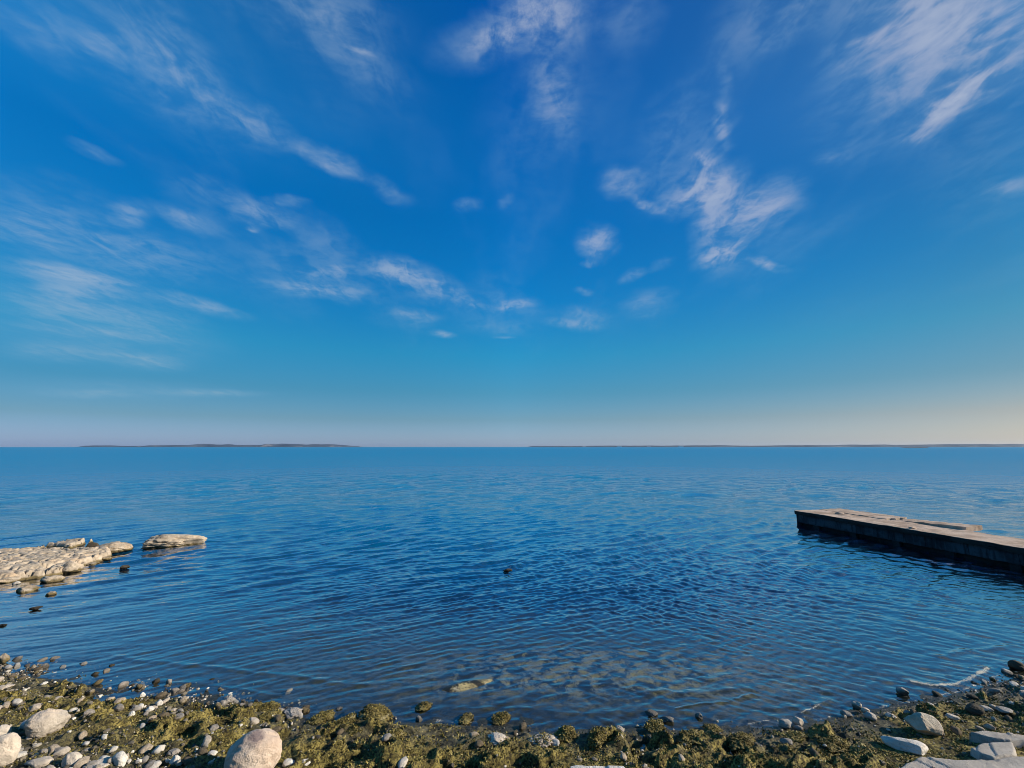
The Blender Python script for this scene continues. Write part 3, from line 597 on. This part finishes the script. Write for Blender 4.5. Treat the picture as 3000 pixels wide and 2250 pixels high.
ledge('rock_ledge', 'broad pitted tan rock ledge reaching into the water at the left edge',
      [(-700, 1592, .3), (-300, 1592, .3), (0, 1602, .3), (100, 1599, .3), (188, 1604, .25), (205, 1622, .1), (238, 1618, .05), (322, 1624), (326, 1634), (285, 1650), (236, 1664), (180, 1686), (110, 1698), (0, 1712), (-300, 1740), (-700, 1760)], .34, .45, 201)
ledge('rock_ledge', 'flat thin rock slab lying behind the main ledge on the left',
      [(112, 1598, .2), (140, 1590, .2), (200, 1581, .2), (262, 1578, .2), (266, 1588), (240, 1600), (205, 1612), (160, 1608), (110, 1606)], .36, .2, 231)

#PIER
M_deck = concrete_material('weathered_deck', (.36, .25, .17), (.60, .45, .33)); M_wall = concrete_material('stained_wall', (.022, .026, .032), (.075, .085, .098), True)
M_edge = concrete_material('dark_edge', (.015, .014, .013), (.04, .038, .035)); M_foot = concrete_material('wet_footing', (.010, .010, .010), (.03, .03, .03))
def rough_box(name, lo, hi, mat, parent, res=.12, jit=.02, seed=0, tilt=(0, 0), bulge=0., ragged=()):
    lo = np.array(lo, float); hi = np.array(hi, float); V = []; Fc = []; n0 = 0
    for a in range(3):
        b, c = [(1, 2), (2, 0), (0, 1)][a]; nb = max(2, int((hi[b] - lo[b]) / res) + 1); nc = max(2, int((hi[c] - lo[c]) / res) + 1)
        for side in (0, 1):
            B, Cc = np.meshgrid(np.linspace(lo[b], hi[b], nb), np.linspace(lo[c], hi[c], nc)); v = np.zeros((B.size, 3))
            v[:, a] = (hi if side else lo)[a]; v[:, b] = B.ravel(); v[:, c] = Cc.ravel(); f = grid_faces(nb, nc)
            V.append(v); Fc.append((f if side else f[:, ::-1]) + n0); n0 += len(v)
    v = np.vstack(V); q = v * 1.0
    for k in range(3):
        v[:, k] += jit * 2 * (vn(q[:, (k + 1) % 3] * 3.1 + q[:, k] * 1.3, q[:, (k + 2) % 3] * 3.1, seed + k) - .5) + jit * (vn(q[:, (k + 1) % 3] * 9 + 3, q[:, (k + 2) % 3] * 9 + q[:, k] * 4, seed + 7 + k) - .5)
    for (axis, side, amp) in ragged:   # broken edges
        w_ = np.clip(1 - np.abs(q[:, axis] - (hi if side else lo)[axis]) / .35, 0, 1); v[:, axis] += w_ * amp * (fbm(q[:, 1 - axis] * 3.3, q[:, 1 - axis] * 0, 3, seed + 20) - .6)
    v[:, 2] += tilt[0] * (q[:, 0] - lo[0]) / (hi[0] - lo[0]) + tilt[1] * (q[:, 1] - lo[1]) / (hi[1] - lo[1])
    return mesh_np(name, v, np.vstack(Fc), mat, parent, smooth=False)
pier = empty('pier', (14.6, 22.9, 0)); pier.rotation_euler = (0, 0, math.atan2(-.972, .234))   # local +x runs to the shore, local +y to the open side
tag(pier, 'low ruined concrete pier with cracked tilted slabs on the right', 'pier')
PL = 17.
rough_box('deck', (0, 0, .62), (PL, 1.50, .75), M_deck, pier, .12, .012, 301)
rough_box('deck', (3.42, 1.503, .62), (PL, 1.86, .748), M_deck, pier, .12, .012, 302)
o = rough_box('slab', (.05, 1.56, .60), (3.3, 2.80, .755), M_deck, pier, .12, .015, 303, tilt=(.035, .01), ragged=((0, 1, .5), (1, 0, .12))); o['label'] = 'tilted cracked slab near the outer end'
o = rough_box('slab', (3.45, 1.95, .56), (5.95, 2.85, .745), M_deck, pier, .12, .015, 304, tilt=(.13, .02), ragged=((0, 0, -.3),)); o['label'] = 'raised slab ending in a dark broken step'
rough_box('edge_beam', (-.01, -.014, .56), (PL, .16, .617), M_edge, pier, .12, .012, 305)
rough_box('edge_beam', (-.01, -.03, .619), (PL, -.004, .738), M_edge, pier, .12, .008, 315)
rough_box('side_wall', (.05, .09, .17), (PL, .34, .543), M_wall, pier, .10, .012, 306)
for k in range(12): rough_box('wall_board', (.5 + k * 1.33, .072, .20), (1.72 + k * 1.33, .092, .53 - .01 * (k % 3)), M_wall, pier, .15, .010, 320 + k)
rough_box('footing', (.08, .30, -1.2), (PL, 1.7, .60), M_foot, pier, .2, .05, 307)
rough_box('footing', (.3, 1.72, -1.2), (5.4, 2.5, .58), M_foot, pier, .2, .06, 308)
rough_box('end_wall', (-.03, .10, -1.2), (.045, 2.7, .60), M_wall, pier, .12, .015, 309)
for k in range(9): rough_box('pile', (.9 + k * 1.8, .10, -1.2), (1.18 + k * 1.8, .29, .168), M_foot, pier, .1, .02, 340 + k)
for lab, u, v, s_ in (('small concrete lump lying on the pier deck', 5.2, .25, .16), ('flat concrete chip on the outer end of the pier', 1.5, 1.1, .22)):
    vv, f = rock_mesh(int(u * 10), 3, .8, .12); o = mesh_np('concrete_chunk', vv * np.array([s_, s_ * .7, s_ * .30]), f, M_deck)
    c_, s2 = .234, -.972; o.location = (14.6 + u * c_ - v * s2, 22.9 + u * s2 + v * c_, .775); tag(o, lab, 'rubble')

HAZE = 2.2e-5
#FAR
def land_material(name, tree, cliff, k):
    m, N, b = material(name); co = N.add('ShaderNodeNewGeometry').outputs['Position']; z = N.add('ShaderNodeSeparateXYZ'); N.l.new(co, z.inputs[0])
    n1 = N.noise(N.vmath('MULTIPLY', co, (.003, .003, .01)), 1., 4, .6); n2 = N.noise(N.vmath('MULTIPLY', co, (.02, .02, .05)), 1., 3, .6)
    c = N.mix(N.mr(n1, k, k + .1), tree, cliff); c = N.mix(N.mr(n2, .4, .6, 0., .5), c, tuple(q * .6 for q in tree))
    N.set(b.inputs['Base Color'], c); b.inputs['Roughness'].default_value = .95; b.inputs['Specular IOR Level'].default_value = .1; return m
M_land = land_material('hazy_wooded_island', (.075, .10, .14), (.25, .235, .24), .54); M_coast = land_material('hazy_wooded_coast', (.07, .095, .13), (.16, .17, .18), .58)  # light bluish tones: distance haze mixed into the land colour
def land(name, dist, pts, depthm, mat, seed, rough=1.):
    """pts: photo x and height in photo pixels over the water; the land stands at its own distance with its real height"""
    xs = np.array([(p[0] - 1500) / F * dist / CP for p in pts]); hs = np.array([p[1] * .85 / F * dist for p in pts])
    gx = np.arange(xs[0], xs[-1], 14.); gv = np.linspace(0, 1, 22); Xg, Vg = np.meshgrid(gx, gv); xg, vg = Xg.ravel(), Vg.ravel()
    hh = np.interp(xg, xs, hs); prof = sst(0, .12, vg) * sst(1., .7, vg)
    z = hh * prof * (.72 + .5 * rough * (fbm(xg * .006, vg * 3, 4, seed) - .25)) + rough * 4.5 * prof * (fbm(xg * .035, vg * 9, 3, seed + 3) - .5) - 1.5 * (1 - prof)
    y = dist + (vg + .3 * (fbm(xg * .002, xg * 0, 2, seed + 5) - .5)) * depthm
    o = mesh_np(name, np.stack([xg, y, z], 1), grid_faces(len(gx), len(gv)), mat); return tag(o, kind='structure')
land('island', 7600, [(238, 0), (250, 5), (300, 6), (330, 3), (420, 4), (500, 5), (560, 4)], 500, M_land, 401)
land('island', 7000, [(430, 1), (455, 7), (560, 9), (585, 11), (640, 10), (700, 8), (765, 8), (775, 12), (850, 11), (930, 11), (975, 8), (1012, 4), (1020, 0)], 900, M_land, 411)
land('coast', 6400, [(1552, 0), (1565, 4), (1690, 4), (1800, 6), (1950, 6), (2060, 7), (2150, 8), (2200, 6), (2290, 6), (2360, 8), (2420, 7), (2480, 8), (2590, 9), (2605, 12), (2625, 9), (2700, 9), (2850, 12), (3000, 13), (3400, 15), (4200, 17)], 1500, M_coast, 421, .6)
land('reef_bar', 1700, [(2625, 0), (2632, 2.2), (2660, 1.6), (2680, 2.4), (2700, 1.8), (2706, 0)], 30, M_dark, 431, .2)
mw, nw, bw = material('white_paint'); bw.inputs['Base Color'].default_value = (.8, .8, .78, 1); mr_, nr, br = material('grey_roof'); br.inputs['Base Color'].default_value = (.25, .26, .28, 1)
for px, wpx, hpx, lab in ((1706, 10, 2.6, 'tiny white waterfront building on the far coast, leftmost of four'), (1808, 12, 3.2, 'tiny white waterfront building on the far coast, second from the left'),
                          (1892, 12, 2.4, 'tiny low white building on the far coast, third from the left'), (1984, 14, 3.2, 'tiny white building on the far coast, rightmost of four')):
    D = 6380.; x = (px - 1500) / F * D / CP; w = wpx / F * D / 2; h = hpx / F * D; dd = 14.
    b = empty('house', (x, D, 0)); tag(b, lab, 'building')
    v = np.array([(sx * w, sy * dd, z) for z in (-1, h * .7) for sx, sy in ((-1, -1), (1, -1), (1, 1), (-1, 1))])
    mesh_np('wall', v, [(0, 1, 5, 4), (1, 2, 6, 5), (2, 3, 7, 6), (3, 0, 4, 7)], mw, b, smooth=False)
    z0 = h * .7 + .02; v = np.array([(-w * 1.03, -dd * 1.1, z0), (w * 1.03, -dd * 1.1, z0), (w * 1.03, dd * 1.1, z0), (-w * 1.03, dd * 1.1, z0), (-w, 0, h), (w, 0, h)])
    mesh_np('roof', v, [(0, 1, 5, 4), (2, 3, 4, 5), (1, 2, 5, 5), (3, 0, 4, 4), (3, 2, 1, 0)][:2] + [(3, 2, 1, 0)], mr_, b, smooth=False)

# haze over the bay
hz = bpy.data.materials.new('haze'); hz.use_nodes = True; Nh = NT(hz.node_tree); Nh.n.clear(); ho = Nh.add('ShaderNodeOutputMaterial'); pv_ = Nh.add('ShaderNodeVolumePrincipled')
pv_.inputs['Color'].default_value = (.62, .80, 1, 1); pv_.inputs['Density'].default_value = HAZE; pv_.inputs['Anisotropy'].default_value = .2; Nh.l.new(pv_.outputs[0], ho.inputs['Volume'])
hb = 13500.; v = np.array([(x, y, z) for z in (-4., 110.) for x, y in ((-hb, -hb), (hb, -hb), (hb, hb), (-hb, hb))])
tag(mesh_np('haze', v, [(3, 2, 1, 0), (4, 5, 6, 7), (0, 1, 5, 4), (1, 2, 6, 5), (2, 3, 7, 6), (3, 0, 4, 7)], hz, smooth=False), kind='stuff')

#SMALL
# ---- seaweed: thousands of short fronds standing on the overgrown ground
N_ = 260000
fx = rng.uniform(-10.8, 12.2, N_); fy = rng.uniform(4.9, 9.4, N_); zb_, s1, _q = broad(fx, fy); al = algae_mask(fx, fy, s1)
clump = fbm(fx * 5, fy * 5, 3, 501); keep = (s1 < .06) & (rng.random(N_) < al * sst(.36, .58, clump) * 1.15); fx, fy, s1 = fx[keep], fy[keep], s1[keep]; al = al[keep]
fz = zdet(fx, fy, zb_[keep], s1, al); n = len(fx); ang = rng.uniform(0, 6.28, n); ln = rng.uniform(.014, .038, n) * (.7 + .6 * clump[keep]); wd = rng.uniform(.003, .007, n); lean = rng.normal(0, .55, (n, 2))
mp_ = []
for q in MOSSY:
    w_ = np.zeros(len(q.data.vertices) * 3); q.data.vertices.foreach_get('co', w_); w_ = w_.reshape(-1, 3); q.data.vertices.foreach_get('normal', nn_ := np.zeros(w_.size)); k_ = (nn_.reshape(-1, 3)[:, 2] > .1) & (rng.random(len(w_)) < .45)
    c_, s_ = math.cos(q.rotation_euler[2]), math.sin(q.rotation_euler[2]); w_ = w_[k_]; mp_.append(np.stack([w_[:, 0] * c_ - w_[:, 1] * s_, w_[:, 0] * s_ + w_[:, 1] * c_, w_[:, 2]], 1) + np.array(q.location))
mp_ = np.vstack(mp_); k_ = mp_[:, 2] > .03; mp_ = mp_[k_]; fx, fy, fz = [np.concatenate([a_, mp_[:, i_]]) for i_, a_ in enumerate((fx, fy, fz))]; m_ = len(mp_); n += m_
ang = rng.uniform(0, 6.28, n); ln = np.concatenate([ln, rng.uniform(.010, .026, m_)]); wd = np.concatenate([wd, rng.uniform(.003, .006, m_)]); lean = rng.normal(0, .6, (n, 2))
b0 = np.stack([fx, fy, fz - .006], 1); side = np.stack([np.cos(ang), np.sin(ang), 0 * ang], 1) * wd[:, None]; up = np.stack([lean[:, 0], lean[:, 1], np.ones(n)], 1); up /= np.linalg.norm(up, axis=1)[:, None]; up *= ln[:, None]
mid = b0 + up * .55; tip = b0 + up + np.stack([lean[:, 0], lean[:, 1], -.2 * np.ones(n)], 1) * ln[:, None] * .4
v = np.stack([b0 - side, b0 + side, mid + side * 1.5, mid - side * 1.5, tip], 1).reshape(-1, 3); i5 = np.arange(n)[:, None] * 5
f = np.vstack([i5 + [0, 1, 2], i5 + [0, 2, 3], i5 + [3, 2, 4]])
tint = np.repeat(np.clip(.15 + .75 * fbm(fx * 3, fy * 3, 3, 511) + rng.normal(0, .17, n), 0, 1), 5)
tag(mesh_np('seaweed', v, f, M_tuft, attrs={'tint': tint}), kind='stuff')
# ---- loose stones: the 240 largest are things of their own, the rest one mass of pebbles
def stone_density(x, y, s_):
    d = -s_; left = sst(-2.6, -4.2, x); right = sst(6.2, 8.6, x)
    clu = sst(.42, .62, fbm(x * 1.6, y * 1.6, 3, 521))
    a = left * (clu * .7 + .12) * sst(-.75, -.1, d) * sst(1.5, .5, d) + left * sst(1.0, 1.6, d) * .5 + right * (.20 + .5 * clu) * sst(-.55, .1, d) + (.02 + .12 * clu) * sst(-.3, .1, d)
    return np.clip(a, 0, 1)
NS = 70000
qx = rng.uniform(-11.2, 13., NS); qy = rng.uniform(4.7, 10.2, NS); zb_, s1, _q = broad(qx, qy); al = algae_mask(qx, qy, s1)
keep = (rng.random(NS) < stone_density(qx, qy, s1)); qx, qy = qx[keep], qy[keep]; qz = zdet(qx, qy, zb_[keep], s1[keep], al[keep])
rad = np.minimum(.010 * (1 - rng.random(len(qx))) ** -.52, .075); rad *= np.where(qx > 6, .95, 1.); order = np.argsort(-rad)
vis = np.array([abs(x) < y * 1.17 and y > 5.2 for x, y in zip(qx, qy)])
big = [i for i in order if vis[i]][:240]; bigset = set(big)
LAND = [(*hit(px, py)[0][:2], t_) for px, py, t_ in ((130, 2150, 'the oval cream boulder'), (735, 2250, 'the big pinkish boulder'), (435, 2075, 'the cluster of white chips'), (290, 2050, 'the small blue pool'), (30, 2020, 'the pale block at the left edge'), (350, 2250, 'the white stone with a brown hollow'), (20, 2230, 'the lower left boulder'), (668, 2060, 'the pointed mossy rock'), (1010, 2140, 'the twisted mossy rock'), (1456, 2175, 'the pale tan half sunk rock'), (1750, 2190, 'the column shaped mossy rock'), (2020, 2185, 'the mossy rock with the curled edge'), (2310, 2130, 'the dark rock with a pale cap'), (2510, 2080, 'the tall rock in the shallows'), (2708, 2155, 'the blocky brown boulder'), (2660, 2205, 'the long white stone'), (2945, 2090, 'the white rock near the right edge'), (2858, 2095, 'the dark olive rock'), (2978, 1965, 'the round black rock'))]
protos = []
for k in range(14):
    v, f = rock_mesh(600 + k, 3, .75, .12); me = mesh_np('stone', v * np.array([1., .8, .6]), f, None); protos.append(me.data); bpy.data.objects.remove(me)
mats = [M_pale, M_white, M_grey, M_reef, M_brown]; pm = {}
for k, me in enumerate(protos):
    for j, m in enumerate(mats):
        c = me.copy(); c.name = 'stone'; c.materials.append(m); pm[k, j] = c
for n_, i in enumerate(big):
    j = int(rng.integers(0, 5)); o = bpy.data.objects.new('stone', pm[int(rng.integers(0, 14)), j]); sc.collection.objects.link(o); r_ = float(rad[i])
    o.location = (qx[i], qy[i], qz[i] + r_ * .28); o.scale = (r_ * 1.15, r_ * rng.uniform(.8, 1.1), r_ * rng.uniform(.8, 1.2)); o.rotation_euler = (rng.uniform(-.4, .4), rng.uniform(-.4, .4), rng.uniform(0, 6.28))
    dk = min(LAND, key=lambda q: math.hypot(q[0] - qx[i], q[1] - qy[i])); sz = 'fist sized' if r_ > .05 else ('small' if r_ > .036 else 'tiny')
    col = ['cream', 'white', 'grey', 'tan', 'dark brown'][j]; rel = 'left of' if qx[i] < dk[0] - .12 else 'right of' if qx[i] > dk[0] + .12 else ('above' if qy[i] > dk[1] else 'below')
    far_ = 'just' if math.hypot(dk[0] - qx[i], dk[1] - qy[i]) < .45 else 'some way'
    shp = 'flat ' if o.scale[2] < r_ * .93 else 'round ' if o.scale[1] > r_ * .97 else ''; dsh = float(Ys(qx[i]) - qy[i]); wh_ = ' in the water' if dsh < -.05 else ' at the waterline' if dsh < .25 else ' on the weed' if al[keep][i] > .5 else ' on bare ground'
    lab = f'{sz} {shp}{col} stone{wh_} {far_} {rel} {dk[2]}'
    if len(lab.split()) > 16: lab = lab.replace(' some way', '').replace(' just', '')
    if len(lab.split()) > 16: lab = lab.replace(wh_, '')
    g = 'loose stones scattered over the beach'
    tag(o, lab, 'stone', g)
rest = [i for i in range(len(qx)) if i not in bigset]; sv, sf = ICO[1]; m = len(rest); ri = np.array(rest)
pv = []; jit = rng.uniform(.72, 1.2, (m, len(sv), 1)); an = rng.uniform(0, 6.28, m); sc3 = np.stack([rad[ri] * 1.1, rad[ri] * rng.uniform(.6, 1, m), rad[ri] * rng.uniform(.5, .9, m)], 1)
vv = sv[None] * jit * sc3[:, None, :]; ca, sa = np.cos(an)[:, None], np.sin(an)[:, None]
vv = np.stack([vv[..., 0] * ca - vv[..., 1] * sa, vv[..., 0] * sa + vv[..., 1] * ca, vv[..., 2]], 2) + np.stack([qx[ri], qy[ri], qz[ri] + rad[ri] * .25], 1)[:, None, :]
M_peb, Np, bp = material('pebble_mix'); tv = Np.add('ShaderNodeAttribute', attribute_name='tint').outputs['Fac']
Np.set(bp.inputs['Base Color'], Np.ramp(tv, [(0, (.05, .042, .03)), (.5, (.17, .14, .095)), (.8, (.42, .37, .29)), (1, (.72, .66, .56))])); bp.inputs['Roughness'].default_value = .8
tag(mesh_np('pebbles', vv.reshape(-1, 3), (sf[None] + (np.arange(m) * len(sv))[:, None, None]).reshape(-1, 3), M_peb, attrs={'tint': np.repeat(rng.random(m) ** 1.7, len(sv))}, smooth=False), kind='stuff')
